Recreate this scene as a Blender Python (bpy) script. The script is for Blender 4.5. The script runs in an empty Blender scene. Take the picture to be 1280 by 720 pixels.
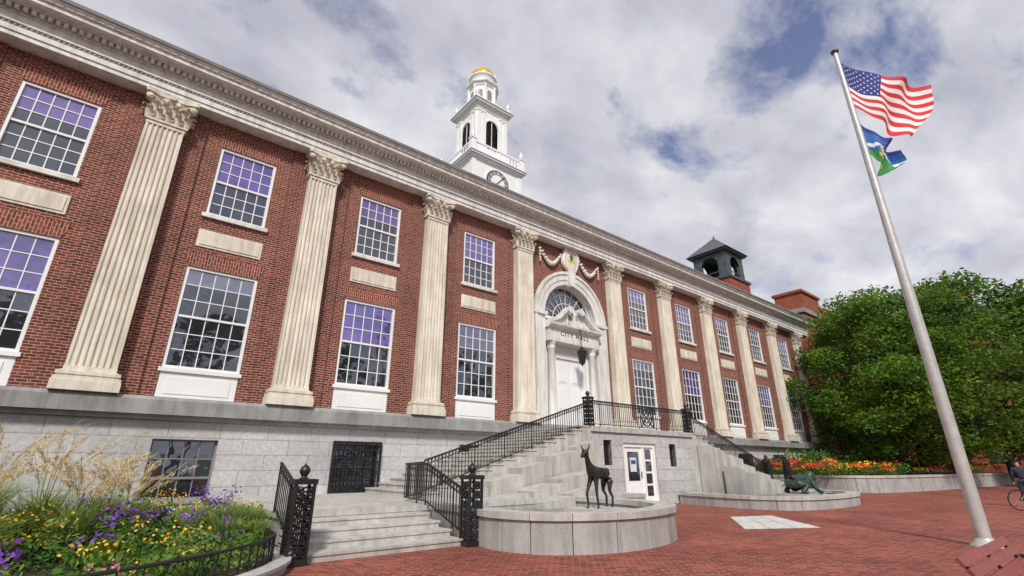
import bpy, math, random
import numpy as np
from mathutils import Vector, Matrix
random.seed(7); rng=np.random.default_rng(11)
sc=bpy.context.scene
XC=18.38; YF=17.8
# ------------------------------------------------------------------ materials
def new_mat(name):
    m=bpy.data.materials.new(name); m.use_nodes=True
    nt=m.node_tree; b=nt.nodes["Principled BSDF"]; return m,nt,b
def lk(nt,a,b): nt.links.new(a,b)
def ramp(nt,fac,stops):
    r=nt.nodes.new("ShaderNodeValToRGB"); e=r.color_ramp.elements
    while len(e)<len(stops): e.new(0.5)
    for i,(p,c) in enumerate(stops):
        e[i].position=p; e[i].color=(c[0],c[1],c[2],1)
    lk(nt,fac,r.inputs[0]); return r.outputs[0]
def noise(nt,vec,scale,detail=4,rough=.6,dist=0):
    n=nt.nodes.new("ShaderNodeTexNoise"); n.inputs["Scale"].default_value=scale
    n.inputs["Detail"].default_value=detail; n.inputs["Roughness"].default_value=rough
    n.inputs["Distortion"].default_value=dist
    if vec is not None: lk(nt,vec,n.inputs["Vector"])
    return n.outputs["Fac"]
def objco(nt): return nt.nodes.new("ShaderNodeTexCoord").outputs["Object"]
def mul(nt,a,b,fac=1.0,mode='MULTIPLY'):
    m=nt.nodes.new("ShaderNodeMix"); m.data_type='RGBA'; m.blend_type=mode
    m.inputs[0].default_value=fac
    for i,s in ((6,a),(7,b)):
        if isinstance(s,tuple): m.inputs[i].default_value=(*s,1)
        else: lk(nt,s,m.inputs[i])
    return m.outputs[2]
def bump(nt,b,h,strength=.3,dist=.02):
    n=nt.nodes.new("ShaderNodeBump"); n.inputs["Strength"].default_value=strength
    n.inputs["Distance"].default_value=dist; lk(nt,h,n.inputs["Height"]); lk(nt,n.outputs[0],b.inputs["Normal"])
def simple(name,c1,c2=None,rough=.7,scale=3.,metal=0.,bs=0.,spec=None,detail=6):
    m,nt,b=new_mat(name); c2=c2 or tuple(x*.8 for x in c1)
    o=objco(nt); n=noise(nt,o,scale,detail)
    lk(nt,ramp(nt,n,[(.3,c2),(.7,c1)]),b.inputs["Base Color"])
    b.inputs["Roughness"].default_value=rough; b.inputs["Metallic"].default_value=metal
    if spec is not None: b.inputs["Specular IOR Level"].default_value=spec
    if bs: bump(nt,b,noise(nt,o,scale*6,6),bs,.01)
    return m
def uvw(nt,mode):
    s=nt.nodes.new("ShaderNodeSeparateXYZ"); lk(nt,objco(nt),s.inputs[0])
    c=nt.nodes.new("ShaderNodeCombineXYZ")
    a=nt.nodes.new("ShaderNodeMath"); a.operation='ADD'; lk(nt,s.outputs[0],a.inputs[0]); lk(nt,s.outputs[1],a.inputs[1])
    if mode=='wall': lk(nt,a.outputs[0],c.inputs[0]); lk(nt,s.outputs[2],c.inputs[1])
    if mode=='soldier': lk(nt,a.outputs[0],c.inputs[1]); lk(nt,s.outputs[2],c.inputs[0])
    if mode=='floor': lk(nt,s.outputs[0],c.inputs[0]); lk(nt,s.outputs[1],c.inputs[1])
    return c.outputs[0]
def bricks(name,mode,c1,c2,cm,bw,bh,mortar,rough=.85,stain=.25,bs=.4,smooth=.1,rot=0,var=.18):
    m,nt,b=new_mat(name); v=uvw(nt,mode)
    if rot:
        mp=nt.nodes.new("ShaderNodeMapping"); mp.inputs["Rotation"].default_value=(0,0,rot); lk(nt,v,mp.inputs[0]); v=mp.outputs[0]
    t=nt.nodes.new("ShaderNodeTexBrick"); lk(nt,v,t.inputs["Vector"])
    t.inputs["Color1"].default_value=(*c1,1); t.inputs["Color2"].default_value=(*c2,1); t.inputs["Mortar"].default_value=(*cm,1)
    t.inputs["Scale"].default_value=1; t.inputs["Brick Width"].default_value=bw; t.inputs["Row Height"].default_value=bh
    t.inputs["Mortar Size"].default_value=mortar; t.inputs["Mortar Smooth"].default_value=smooth; t.inputs["Bias"].default_value=0
    o=objco(nt)
    k=1-stain
    s=ramp(nt,noise(nt,o,.45,7,.65),[(.3,(k,k,k)),(.7,(1.1,1.08,1.06))])
    s2=ramp(nt,noise(nt,o,9,3,.6),[(.3,(1-var,)*3),(.7,(1+var*.7,)*3)])
    c=mul(nt,t.outputs["Color"],s); c=mul(nt,c,s2)
    lk(nt,c,b.inputs["Base Color"]); b.inputs["Roughness"].default_value=rough; b.inputs["Specular IOR Level"].default_value=.25
    inv=nt.nodes.new("ShaderNodeMath"); inv.operation='SUBTRACT'; inv.inputs[0].default_value=1; lk(nt,t.outputs["Fac"],inv.inputs[1])
    bump(nt,b,inv.outputs[0],bs,.01)
    return m
M={}
M['brick']=bricks('red_brick','wall',(.26,.060,.034),(.115,.027,.018),(.44,.32,.26),.235,.083,.0095,var=.25)
M['brickpier']=bricks('red_brick_pier','wall',(.23,.053,.031),(.10,.024,.017),(.40,.29,.24),.235,.083,.0095,var=.25)
M['soldier']=bricks('brick_flat_arch','soldier',(.31,.075,.042),(.16,.037,.024),(.46,.33,.27),.26,.083,.010)
M['brick2']=bricks('orange_brick','wall',(.36,.08,.035),(.22,.045,.022),(.32,.18,.13),.24,.09,.008)
M['ashlar']=bricks('granite_ashlar','wall',(.58,.575,.57),(.48,.48,.48),(.26,.255,.25),1.35,.46,.009,.75,.22,.3)
M['paving']=bricks('brick_paving','floor',(.40,.090,.060),(.19,.040,.029),(.34,.22,.17),.23,.115,.009,.8,.40,.3,rot=.785,var=.32)
def granite(name,c1,c2):
    m,nt,b=new_mat(name); o=objco(nt)
    sp=ramp(nt,noise(nt,o,70,2,.7),[(.35,(.75,.75,.75)),(.6,(1.08,1.08,1.08))])
    st=ramp(nt,noise(nt,o,1.3,8,.65),[(.3,c2),(.68,c1)])
    mp=nt.nodes.new("ShaderNodeMapping"); mp.inputs["Scale"].default_value=(5,5,.5); lk(nt,o,mp.inputs[0])
    sk=ramp(nt,noise(nt,mp.outputs[0],1.,4,.6),[(.35,(.74,.73,.70)),(.6,(1,1,1))])
    lk(nt,mul(nt,mul(nt,st,sp),sk),b.inputs["Base Color"]); b.inputs["Roughness"].default_value=.75
    bump(nt,b,noise(nt,o,30,5),.15,.01); return m
M['granite']=granite('grey_granite',(.50,.49,.475),(.34,.335,.33))
M['granite2']=granite('stair_granite',(.60,.58,.54),(.42,.41,.385))
M['granite3']=granite('dark_granite',(.38,.375,.37),(.24,.24,.24))
M['stone']=granite('cream_limestone',(.84,.78,.67),(.68,.62,.52))
M['white']=simple('white_paint',(.84,.84,.83),(.76,.76,.75),.5,.8)
M['wstone']=granite('white_stone',(.84,.83,.80),(.72,.71,.68))
M['trim']=granite('cornice_paint',(.84,.83,.81),(.71,.70,.68))
M['gutter']=simple('lead_gutter',(.26,.25,.24),(.16,.155,.15),.6,1.5)
M['iron']=simple('black_iron',(.016,.016,.018),(.010,.010,.011),.4,5,0)
M['roof']=simple('slate_roof',(.12,.12,.13),(.07,.07,.08),.7,2)
M['gold']=simple('gold_leaf',(.85,.55,.08),(.62,.38,.05),.35,2,.6)
M['copper']=simple('dark_copper',(.075,.095,.10),(.035,.045,.05),.6,1.5)
M['dark']=simple('dark_interior',(.02,.02,.022),(.012,.012,.013),.8,1)
M['louver']=simple('grey_louver',(.25,.25,.26),(.18,.18,.19),.6,3)
M['bronze']=simple('dark_bronze',(.055,.05,.045),(.025,.022,.02),.38,9,.6,.3)
M['verdigris']=simple('verdigris_bronze',(.065,.115,.09),(.02,.04,.032),.45,7,.4,.3)
M['soil']=simple('mulch_soil',(.06,.04,.03),(.03,.02,.015),.95,8,0,.8)
M['steel']=simple('brushed_flagpole_metal',(.58,.57,.55),(.44,.43,.41),.42,4,.35)
M['wood']=simple('red_bench_wood',(.30,.065,.045),(.17,.035,.025),.5,9,0,.2)
M['slab']=granite('pale_paving_slab',(.74,.73,.70),(.60,.59,.57))
M['bark']=simple('bark',(.09,.07,.055),(.045,.035,.028),.95,6,0,.6)
M['green']=simple('fan_green',(.08,.14,.05),(.04,.08,.03),.8,3)
def glass(name,base,gl,tint,bscale=.8):
    m,nt,b=new_mat(name); o=objco(nt)
    out=nt.nodes["Material Output"]
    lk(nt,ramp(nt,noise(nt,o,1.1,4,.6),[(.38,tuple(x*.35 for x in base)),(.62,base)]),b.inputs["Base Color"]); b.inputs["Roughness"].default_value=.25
    g=nt.nodes.new("ShaderNodeBsdfGlossy"); g.inputs["Color"].default_value=(*tint,1); g.inputs["Roughness"].default_value=.02
    bp=nt.nodes.new("ShaderNodeBump"); bp.inputs["Strength"].default_value=.25; bp.inputs["Distance"].default_value=.05
    lk(nt,noise(nt,o,bscale,2,.5),bp.inputs["Height"]); lk(nt,bp.outputs[0],g.inputs["Normal"])
    mx=nt.nodes.new("ShaderNodeMixShader"); mx.inputs[0].default_value=gl
    lk(nt,b.outputs[0],mx.inputs[1]); lk(nt,g.outputs[0],mx.inputs[2]); lk(nt,mx.outputs[0],out.inputs[0]); return m
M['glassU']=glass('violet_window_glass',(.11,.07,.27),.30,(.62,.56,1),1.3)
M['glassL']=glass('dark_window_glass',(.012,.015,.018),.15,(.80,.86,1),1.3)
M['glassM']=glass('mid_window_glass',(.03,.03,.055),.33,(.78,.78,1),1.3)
def leafmat(name,c1,c2,c3,scale=.5,tl=0.):
    m,nt,b=new_mat(name); o=objco(nt)
    c=ramp(nt,noise(nt,o,scale,5,.7),[(.3,c3),(.5,c2),(.7,c1)])
    lk(nt,c,b.inputs["Base Color"]); b.inputs["Roughness"].default_value=.6; b.inputs["Specular IOR Level"].default_value=.2
    if tl:
        tr=nt.nodes.new("ShaderNodeBsdfTranslucent"); lk(nt,c,tr.inputs[0])
        mx=nt.nodes.new("ShaderNodeMixShader"); mx.inputs[0].default_value=tl
        lk(nt,b.outputs[0],mx.inputs[1]); lk(nt,tr.outputs[0],mx.inputs[2]); lk(nt,mx.outputs[0],nt.nodes["Material Output"].inputs[0])
    return m
M['leaf']=leafmat('locust_leaves',(.20,.33,.035),(.11,.21,.022),(.04,.09,.012),.55,.35)
M['leafd']=leafmat('dark_leaves',(.08,.16,.03),(.045,.10,.02),(.02,.05,.01))
M['bedleaf']=leafmat('bed_leaves',(.20,.33,.04),(.09,.19,.025),(.03,.08,.015),2,.25)
M['blade']=leafmat('grass_blades',(.36,.44,.12),(.22,.32,.07),(.10,.18,.03),2,.25)
M['plume']=leafmat('grass_plumes',(.82,.68,.44),(.68,.54,.32),(.46,.35,.18),3,.2)
for n,c in (('yellow',(.85,.50,.02)),('purple',(.20,.045,.42)),('red',(.70,.04,.025)),('orange',(.85,.22,.02)),('whitef',(.8,.78,.7)),('bronzeleaf',(.16,.05,.04)),('pink',(.75,.22,.35))):
    M[n]=simple(n+'_petals',c,tuple(x*.7 for x in c),.6,4)
for n,c in (('flagred',(.62,.03,.04)),('flagwhite',(.82,.80,.78)),('flagblue',(.025,.035,.22)),('flagsky',(.03,.13,.42)),('flaggreen',(.05,.28,.08)),('flagyel',(.7,.55,.05))):
    M[n]=simple(n+'_cloth',c,tuple(x*.85 for x in c),.8,3)
M['skin']=simple('skin',(.50,.30,.22),None,.6,3); M['cloth']=simple('navy_cloth',(.03,.03,.05),None,.85,4)
M['jean']=simple('denim',(.04,.05,.08),None,.85,4); M['hair']=simple('dark_hair',(.03,.02,.015),None,.7,20)
M['blueglaze']=simple('sign_paper',(.75,.78,.8),None,.6,3); M['signblue']=simple('sign_blue',(.03,.10,.35),None,.5,3)
# ------------------------------------------------------------------ mesh builder
class MB:
    def __init__(s): s.v=[];s.f=[];s.m=[];s.mats=[];s.sm=[]
    def mi(s,k):
        if k not in s.mats: s.mats.append(k)
        return s.mats.index(k)
    def poly(s,pts,mat,smooth=False):
        b=len(s.v); s.v+=[tuple(p) for p in pts]; s.f.append(tuple(range(b,b+len(pts)))); s.m.append(s.mi(mat)); s.sm.append(smooth)
    def mesh(s,vs,fs,mat,smooth=False):
        b=len(s.v); s.v+=[tuple(p) for p in vs]; k=s.mi(mat)
        for f in fs: s.f.append(tuple(i+b for i in f)); s.m.append(k); s.sm.append(smooth)
    def box(s,x0,x1,y0,y1,z0,z1,mat):
        if x0>x1:x0,x1=x1,x0
        v=[(x0,y0,z0),(x1,y0,z0),(x1,y1,z0),(x0,y1,z0),(x0,y0,z1),(x1,y0,z1),(x1,y1,z1),(x0,y1,z1)]
        s.mesh(v,[(0,3,2,1),(4,5,6,7),(0,1,5,4),(1,2,6,5),(2,3,7,6),(3,0,4,7)],mat)
    def bar(s,a,b,r,mat,n=4,r2=None,smooth=False,rot=.785):
        a=Vector(a);b=Vector(b);d=(b-a)
        if d.length<1e-6:return
        d.normalize()
        u=d.cross(Vector((0,0,1))).normalized() if abs(d.z)<.99 else Vector((1,0,0))
        w=d.cross(u).normalized(); r2=r if r2 is None else r2
        vs=[]
        for p,rr in ((a,r),(b,r2)):
            for i in range(n):
                t=2*math.pi*i/n+rot; vs.append(p+u*math.cos(t)*rr+w*math.sin(t)*rr)
        fs=[(i,(i+1)%n,n+(i+1)%n,n+i) for i in range(n)]
        s.mesh(vs,fs,mat,smooth); s.mesh(vs[:n],[tuple(range(n))[::-1]],mat); s.mesh(vs[n:],[tuple(range(n))],mat)
    def lathe(s,c,prof,n,mat,smooth=True,rot=0):
        vs=[];N=len(prof)
        for r,z in prof:
            for i in range(n):
                t=2*math.pi*i/n+rot; vs.append((c[0]+r*math.cos(t),c[1]+r*math.sin(t),c[2]+z))
        fs=[]
        for j in range(N-1):
            for i in range(n):
                fs.append((j*n+i,j*n+(i+1)%n,(j+1)*n+(i+1)%n,(j+1)*n+i))
        s.mesh(vs,fs,mat,smooth); s.mesh(vs[:n],[tuple(range(n))[::-1]],mat); s.mesh(vs[-n:],[tuple(range(n))],mat)
    def prism(s,prof,x0,x1,mat,axis='x'):
        n=len(prof)
        f=(lambda x,p:(x,p[0],p[1])) if axis=='x' else (lambda x,p:(p[0],x,p[1]))
        if axis=='z': f=lambda x,p:(p[0],p[1],x)
        vs=[f(x0,p) for p in prof]+[f(x1,p) for p in prof]
        s.mesh(vs,[(i,(i+1)%n,n+(i+1)%n,n+i) for i in range(n)]+[tuple(range(n)),tuple(range(2*n-1,n-1,-1))],mat)
    def ring(s,c,R,r,mat,axis='y',n=12,m=4,a0=0,a1=2*math.pi):
        pts=[]
        for i in range(n+1):
            t=a0+(a1-a0)*i/n; q=(R*math.cos(t),R*math.sin(t))
            pts.append((c[0]+q[0],c[1],c[2]+q[1]) if axis=='y' else ((c[0],c[1]+q[0],c[2]+q[1]) if axis=='x' else (c[0]+q[0],c[1]+q[1],c[2])))
        for i in range(n): s.bar(pts[i],pts[i+1],r,mat,m)
    def quads(s,P,D,S,mat):
        b=len(s.v); n=len(P)
        V=np.stack([P-D,P+S,P+D,P-S],1).reshape(-1,3)
        s.v+=list(map(tuple,V.tolist())); k=s.mi(mat)
        s.f+=[(b+4*i,b+4*i+1,b+4*i+2,b+4*i+3) for i in range(n)]; s.m+=[k]*n; s.sm+=[False]*n
    def build(s,name,parent=None):
        me=bpy.data.meshes.new(name); me.from_pydata(s.v,[],s.f)
        for k in s.mats: me.materials.append(M[k])
        me.polygons.foreach_set("material_index",s.m); me.polygons.foreach_set("use_smooth",s.sm); me.update()
        o=bpy.data.objects.new(name,me); sc.collection.objects.link(o)
        if parent: o.parent=parent
        return o
def empty(name):
    o=bpy.data.objects.new(name,None); sc.collection.objects.link(o); return o
# ------------------------------------------------------------------ city hall
hall=empty("city_hall")
ks=[3.58+5.22*k for k in range(6)]
pil=[XC-k for k in ks]+[XC+k for k in ks]
bays=[XC-(3.58+5.22*(k+.5)) for k in range(6)]+[XC+(3.58+5.22*(k+.5)) for k in range(5)]
XL,XR=-19.0,50.0
def wall_open(mb,x0,x1,z0,z1,y,ops,mat,depth=.16,rmat=None):
    xs=sorted(set([x0,x1]+[o[0] for o in ops]+[o[1] for o in ops])); zs=sorted(set([z0,z1]+[o[2] for o in ops]+[o[3] for o in ops]))
    for i in range(len(xs)-1):
        for j in range(len(zs)-1):
            cx=(xs[i]+xs[i+1])/2;cz=(zs[j]+zs[j+1])/2
            if any(o[0]<cx<o[1] and o[2]<cz<o[3] for o in ops): continue
            mb.poly([(xs[i],y,zs[j]),(xs[i+1],y,zs[j]),(xs[i+1],y,zs[j+1]),(xs[i],y,zs[j+1])],mat)
    for a,b,c,d in [o[:4] for o in ops]:
        m=rmat or mat; e=y+depth
        mb.poly([(a,y,c),(a,y,d),(a,e,d),(a,e,c)],m); mb.poly([(b,y,c),(b,e,c),(b,e,d),(b,y,d)],m)
        mb.poly([(a,y,c),(a,e,c),(b,e,c),(b,y,c)],m); mb.poly([(a,y,d),(b,y,d),(b,e,d),(a,e,d)],m)
def window(mb,c,w,z0,z1,y,cols=5,rows=6,gl=('glassL','glassU'),fr=.09,split=.5,mt=.014,fm='white',shade=None):
    a,b=c-w/2,c+w/2; e=y+.03
    mb.box(a,a+fr,e,e+.14,z0,z1,fm); mb.box(b-fr,b,e,e+.14,z0,z1,fm)
    mb.box(a+fr,b-fr,e,e+.14,z1-fr,z1,fm); mb.box(a+fr,b-fr,e,e+.14,z0,z0+fr*.9,fm)
    ia,ib,iz,it=a+fr,b-fr,z0+fr*.9,z1-fr; zm=iz+(it-iz)*split
    mb.box(ia,ib,e+.03,e+.12,zm-.035,zm+.035,fm)
    g=e+.10
    # panes individually, each very slightly tilted like real old glass
    for lo,hi,off,r,gm in ((iz,zm-.035,.0,rows//2,gl[0]),(zm+.035,it,-.02,rows-rows//2,gl[1])):
        for i in range(cols):
            for j in range(r):
                xa=ia+(ib-ia)*i/cols; xb=ia+(ib-ia)*(i+1)/cols; za=lo+(hi-lo)*j/r; zb=lo+(hi-lo)*(j+1)/r
                t1=random.uniform(-.0025,.0025); t2=random.uniform(-.0025,.0025); yy=g+off
                mm=gm
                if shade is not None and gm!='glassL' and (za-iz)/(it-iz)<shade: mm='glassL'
                mb.poly([(xa,yy-t1-t2,za),(xb,yy+t1-t2,za),(xb,yy+t1+t2,zb),(xa,yy-t1+t2,zb)],mm)
        for i in range(1,cols):
            x=ia+(ib-ia)*i/cols; mb.box(x-mt,x+mt,g-.028+off,g+.006+off,lo,hi,fm)
        for j in range(1,r):
            z=lo+(hi-lo)*j/r; mb.box(ia,ib,g-.026+off,g+.005+off,z-mt,z+mt,fm)
wb=MB(); ops=[]
for c in bays:
    ops.append((c-.93,c+.93,9.6,12.3)); ops.append((c-1.06,c+1.06,3.4,7.65))
ops.append((XC-2.7,XC+2.7,3.4,11.8))
wall_open(wb,XL,XR,3.4,13.24,YF,ops,'brick')
ZS=9.1;RO=2.7
for sg in (-1,1):
    pts=[(XC+sg*RO,YF,11.8),(XC,YF,11.8)]+[(XC+sg*RO*math.sin(t),YF,ZS+RO*math.cos(t)) for t in np.linspace(0,math.pi/2,16)]
    if sg>0: pts=pts[::-1]
    wb.poly(pts,'brick')
wb.poly([(XR,YF,-.2),(XR,40,-.2),(XR,40,13.24),(XR,YF,13.24)],'brick'); wb.poly([(XL,40,-.2),(XL,YF,-.2),(XL,YF,13.24),(XL,40,13.24)],'brick')
wb.poly([(XR,40,-.2),(XL,40,-.2),(XL,40,13.24),(XR,40,13.24)],'brick')
for x in pil:
    if abs(x-XC)<4: wb.box(x-.82,x+.82,YF-.06,YF+.01,3.41,13.23,'brickpier')
    else: wb.box(x-1.15,x+1.15,YF-.06,YF+.01,3.41,13.23,'brickpier')
for c in bays:
    for z,hw in ((12.3,.93),(7.65,1.06)):
        h=.5
        wb.prism([(c-hw,z+.002),(c+hw,z+.002),(c+hw+.17,z+h),(c-hw-.17,z+h)],YF-.018,YF+.01,'soldier','y')
wb.build("brick_walls",hall)
gb=MB(); bops=[(c-.83,c+.83,.62,2.25) for c in bays]
wall_open(gb,XL,XR+.2,-.3,2.9,YF-.15,bops,'ashlar',.3,'granite')
gb.prism([(YF-.5,2.9),(YF-.5,3.3),(YF-.42,3.4),(YF+.05,3.4),(YF+.05,2.9)],XL,XR+.5,'granite3')
gb.box(XL,XR+.3,YF-.3,YF-.14,2.78,2.899,'granite')
gb.poly([(XR+.2,YF-.15,-.3),(XR+.2,40,-.3),(XR+.2,40,2.9),(XR+.2,YF-.15,2.9)],'ashlar')
gb.build("granite_basement",hall)
wn=MB()
for i,c in enumerate(bays):
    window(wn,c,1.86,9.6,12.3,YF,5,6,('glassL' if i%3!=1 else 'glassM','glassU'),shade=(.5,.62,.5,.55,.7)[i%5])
    wn.box(c-1.03,c+1.03,YF-.1,YF+.1,9.46,9.598,'wstone')
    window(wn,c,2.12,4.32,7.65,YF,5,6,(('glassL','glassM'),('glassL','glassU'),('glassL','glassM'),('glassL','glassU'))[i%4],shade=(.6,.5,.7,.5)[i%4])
    wn.box(c-1.12,c+1.12,YF-.05,YF+.12,4.20,4.318,'white')
    wn.box(c-1.05,c+1.05,YF+.02,YF+.14,3.405,4.198,'white')
    wn.box(c-.85,c+.85,YF-.0,YF+.03,3.55,4.05,'white')
    wn.box(c-.98,c+.98,YF-.03,YF+.02,8.38,9.0,'stone'); wn.box(c-.90,c+.90,YF-.055,YF-.01,8.46,8.92,'stone')
    if i!=2:
        window(wn,c,1.66,.62,2.25,YF-.05,4,4,('glassL','glassL'),.05,fm='iron')
        y=YF-.24
        for k in range(13): 
            x=c-.84+k*.14; wn.bar((x,y,.62),(x,y,2.28),.02,'iron')
        for z in (.62,.86,1.12,1.45,1.78,2.04,2.28): wn.bar((c-.88,y,z),(c+.88,y,z),.022,'iron')
        for k in range(6):
            for z in (.74,1.28,1.62,2.16): wn.ring((c-.70+k*.28,y,z),.10,.018,'iron',n=8)
        for sx in (-.88,.88): wn.bar((c+sx,y,.58),(c+sx,y,2.32),.035,'iron')
        wn.bar((c-.9,y,2.32),(c+.9,y,2.32),.035,'iron'); wn.bar((c-.9,y,.58),(c+.9,y,.58),.035,'iron')
    else:
        window(wn,c,1.66,.62,2.25,YF-.05,4,3,('glassL','glassL'),.05,split=.34,fm='louver')
        wn.box(c-.9,c+.9,YF-.2,YF+.0,.5,.618,'granite')
wn.build("windows",hall)
pb=MB()
def pilaster(mb,cx,z0=3.4,z1=13.24,w=1.12,pr=.30,mat='stone',cap=1.05):
    yb=YF-.05; yf=YF-.1-pr
    for hw,d,a,b in ((.74,.20,0,.26),(.72,.17,.26,.36),(.66,.12,.36,.41),(.69,.15,.41,.50),(.62,.06,.50,.54)):
        mb.box(cx-hw,cx+hw,yf-d,yb,z0+a,z0+b-.001,mat)
    zs,ze=z0+.54,z1-cap
    nfl=7; hw=w/2; prof=[(-hw,0)]
    m=.05; fw=(w-2*m)/nfl
    for i in range(nfl):
        x0=-hw+m+i*fw; r=fw*.38; c=x0+fw/2
        for t in np.linspace(0,math.pi,7): prof.append((c-r*math.cos(t),r*.95*math.sin(t)))
    prof.append((hw,0)); n=len(prof)
    vs=[]
    for z,k in ((zs,1.0),(ze,.93)):
        vs+=[(cx+x*k,yf+y,z) for x,y in prof]
    mb.mesh(vs,[(i,i+1,n+i+1,n+i) for i in range(n-1)],mat)
    for sx in (-1,1):
        a=cx+sx*hw;b=cx+sx*hw*.93
        mb.poly([(a,yf,zs),(a,yb,zs),(b,yb,ze),(b,yf,ze)],mat)
    mb.box(cx-hw-.012,cx+hw+.012,yf-.008,yf+.06,zs,zs+.12,mat)
    mb.box(cx-hw*.94-.01,cx+hw*.94+.01,yf-.008,yf+.06,ze-.12,ze-.001,mat)
    z=ze; W=.54
    mb.box(cx-W-.05,cx+W+.05,yf-.05,yb,z,z+.06,mat)
    bell=[(W-.03,.0,.06),(W-.03,.0,.5),(W+.04,.05,.75),(W+.14,.14,.9)]
    for (a,d,h),(a2,d2,h2) in zip(bell[:-1],bell[1:]):
        mb.poly([(cx-a,yf-d,z+h),(cx+a,yf-d,z+h),(cx+a2,yf-d2,z+h2),(cx-a2,yf-d2,z+h2)],mat)
        mb.poly([(cx-a,yb,z+h),(cx-a,yf-d,z+h),(cx-a2,yf-d2,z+h2),(cx-a2,yb,z+h2)],mat)
        mb.poly([(cx+a,yf-d,z+h),(cx+a,yb,z+h),(cx+a2,yb,z+h2),(cx+a2,yf-d2,z+h2)],mat)
    def leaf(x,y,dx,dy,zb,h,lw,out):
        sx,sy=-dy,dx
        st=[(0,.02,lw*.42),(.45,.05,lw*.5),(.8,.10,lw*.46),(1.0,.10+out*.7,lw*.36),(.93,.10+out,lw*.22),(.80,.09+out*.95,lw*.08)]
        P=[]
        for k,(a,o,hwid) in enumerate(st):
            for q in (-1,0,1):
                rr=o+(.03 if q==0 else 0)
                P.append((x+dx*rr+sx*hwid*q,y+dy*rr+sy*hwid*q,zb+a*h))
        F=[]
        for k in range(len(st)-1):
            for q in (0,1): F.append((k*3+q,k*3+q+1,k*3+q+4,k*3+q+3))
        mb.mesh(P,F,mat)
    for i in range(5):
        x=cx-W+.02+(2*W-.04)*(i)/4; leaf(x,yf,0,-1,z+.06,.34,.21,.16)
    for i in range(4):
        x=cx-W+.13+(2*W-.26)*(i)/3; leaf(x,yf-.01,0,-1,z+.30,.34,.21,.18)
    for sx in (-1,1):
        for yy in (yf+.05,yf+.25): leaf(cx+sx*(W-.02),yy,sx,0,z+.06,.34,.22,.1)
        leaf(cx+sx*(W-.02),yf+.15,sx,0,z+.30,.34,.22,.12)
        for k,r in ((0,.105),(1,.06)):
            c=(cx+sx*(W+.07),yf-.14-k*.03,z+.79)
            mb.bar((c[0]-.0,c[1]+.12,c[2]),(c[0],c[1]-.06,c[2]),r,mat,10)
        mb.bar((cx+sx*.12,yf-.06,z+.55),(cx+sx*(W-.02),yf-.14,z+.86),.035,mat,5)
        mb.bar((cx+sx*.02,yf-.08,z+.6),(cx+sx*.17,yf-.10,z+.82),.03,mat,5)
        mb.bar((cx+sx*.17,yf-.05,z+.80),(cx+sx*.17,yf-.17,z+.80),.065,mat,8)
    A=W+.20; pr2=[(cx-A,yb),(cx-A,yf-.26),(cx-A+.08,yf-.28),(cx-A*.5,yf-.16),(cx,yf-.13),(cx+A*.5,yf-.16),(cx+A-.08,yf-.28),(cx+A,yf-.26),(cx+A,yb)]
    mb.prism(pr2,z+.9,z+cap-.002,mat,'z')
    mb.bar((cx,yf-.1,z+.97),(cx,yf-.22,z+.97),.1,mat,8)
for x in pil: pilaster(pb,x)
pb.build("pilasters",hall)
eb=MB()
def band(y,z0,z1,mat='trim',ex=0): eb.box(XL,XR+ex+.2,y,YF+.3,z0,z1-.002,mat)
band(YF-.56,13.242,13.40); band(YF-.60,13.40,13.58); band(YF-.66,13.66,13.72)
band(YF-.58,13.58,13.66); band(YF-.56,13.72,14.02)
x=XL
while x<XR+.2:
    eb.lathe((x,YF-.605,13.62),[(.0,-.032),(.034,-.015),(.034,.015),(0,.032)],5,'trim',True); x+=.12
band(YF-.64,14.02,14.07); 
x=XL
while x<XR+.2:
    eb.box(x,x+.10,YF-.80,YF-.63,14.07,14.198,'trim'); x+=.18
band(YF-.66,14.07,14.20,'trim')
eb.prism([(YF-.84,14.2),(YF-.88,14.26),(YF-1.10,14.26),(YF-1.10,14.40),(YF-1.14,14.41),(YF-1.17,14.47),(YF-1.22,14.53),(YF-1.24,14.545),(YF+.3,14.545),(YF+.3,14.2)],XL,XR+1.1,'trim')
eb.prism([(YF-1.24,14.547),(YF-1.28,14.56),(YF-1.30,14.66),(YF-1.27,14.70),(YF+.2,14.72),(YF+.2,14.547)],XL,XR+1.16,'gutter')
x=XL
while x<XR+1: 
    eb.box(x,x+.16,YF-1.175,YF-1.1,14.42,14.46,'trim'); x+=.24
eb.box(XR+.2,XR+.9,YF-.3,40,13.3,14.5,'trim')
eb.build("entablature",hall)
rb=MB()
rb.mesh([(XL,YF-1.2,14.71),(XR+1.1,YF-1.2,14.71),(XR+1.1,40.5,14.71),(XL,40.5,14.71),(XL+8,29,18),(XR-9,29,18)],[(0,1,5,4),(1,2,5),(2,3,4,5),(3,0,4)],'roof')
rb.build("roof",hall)
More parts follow.
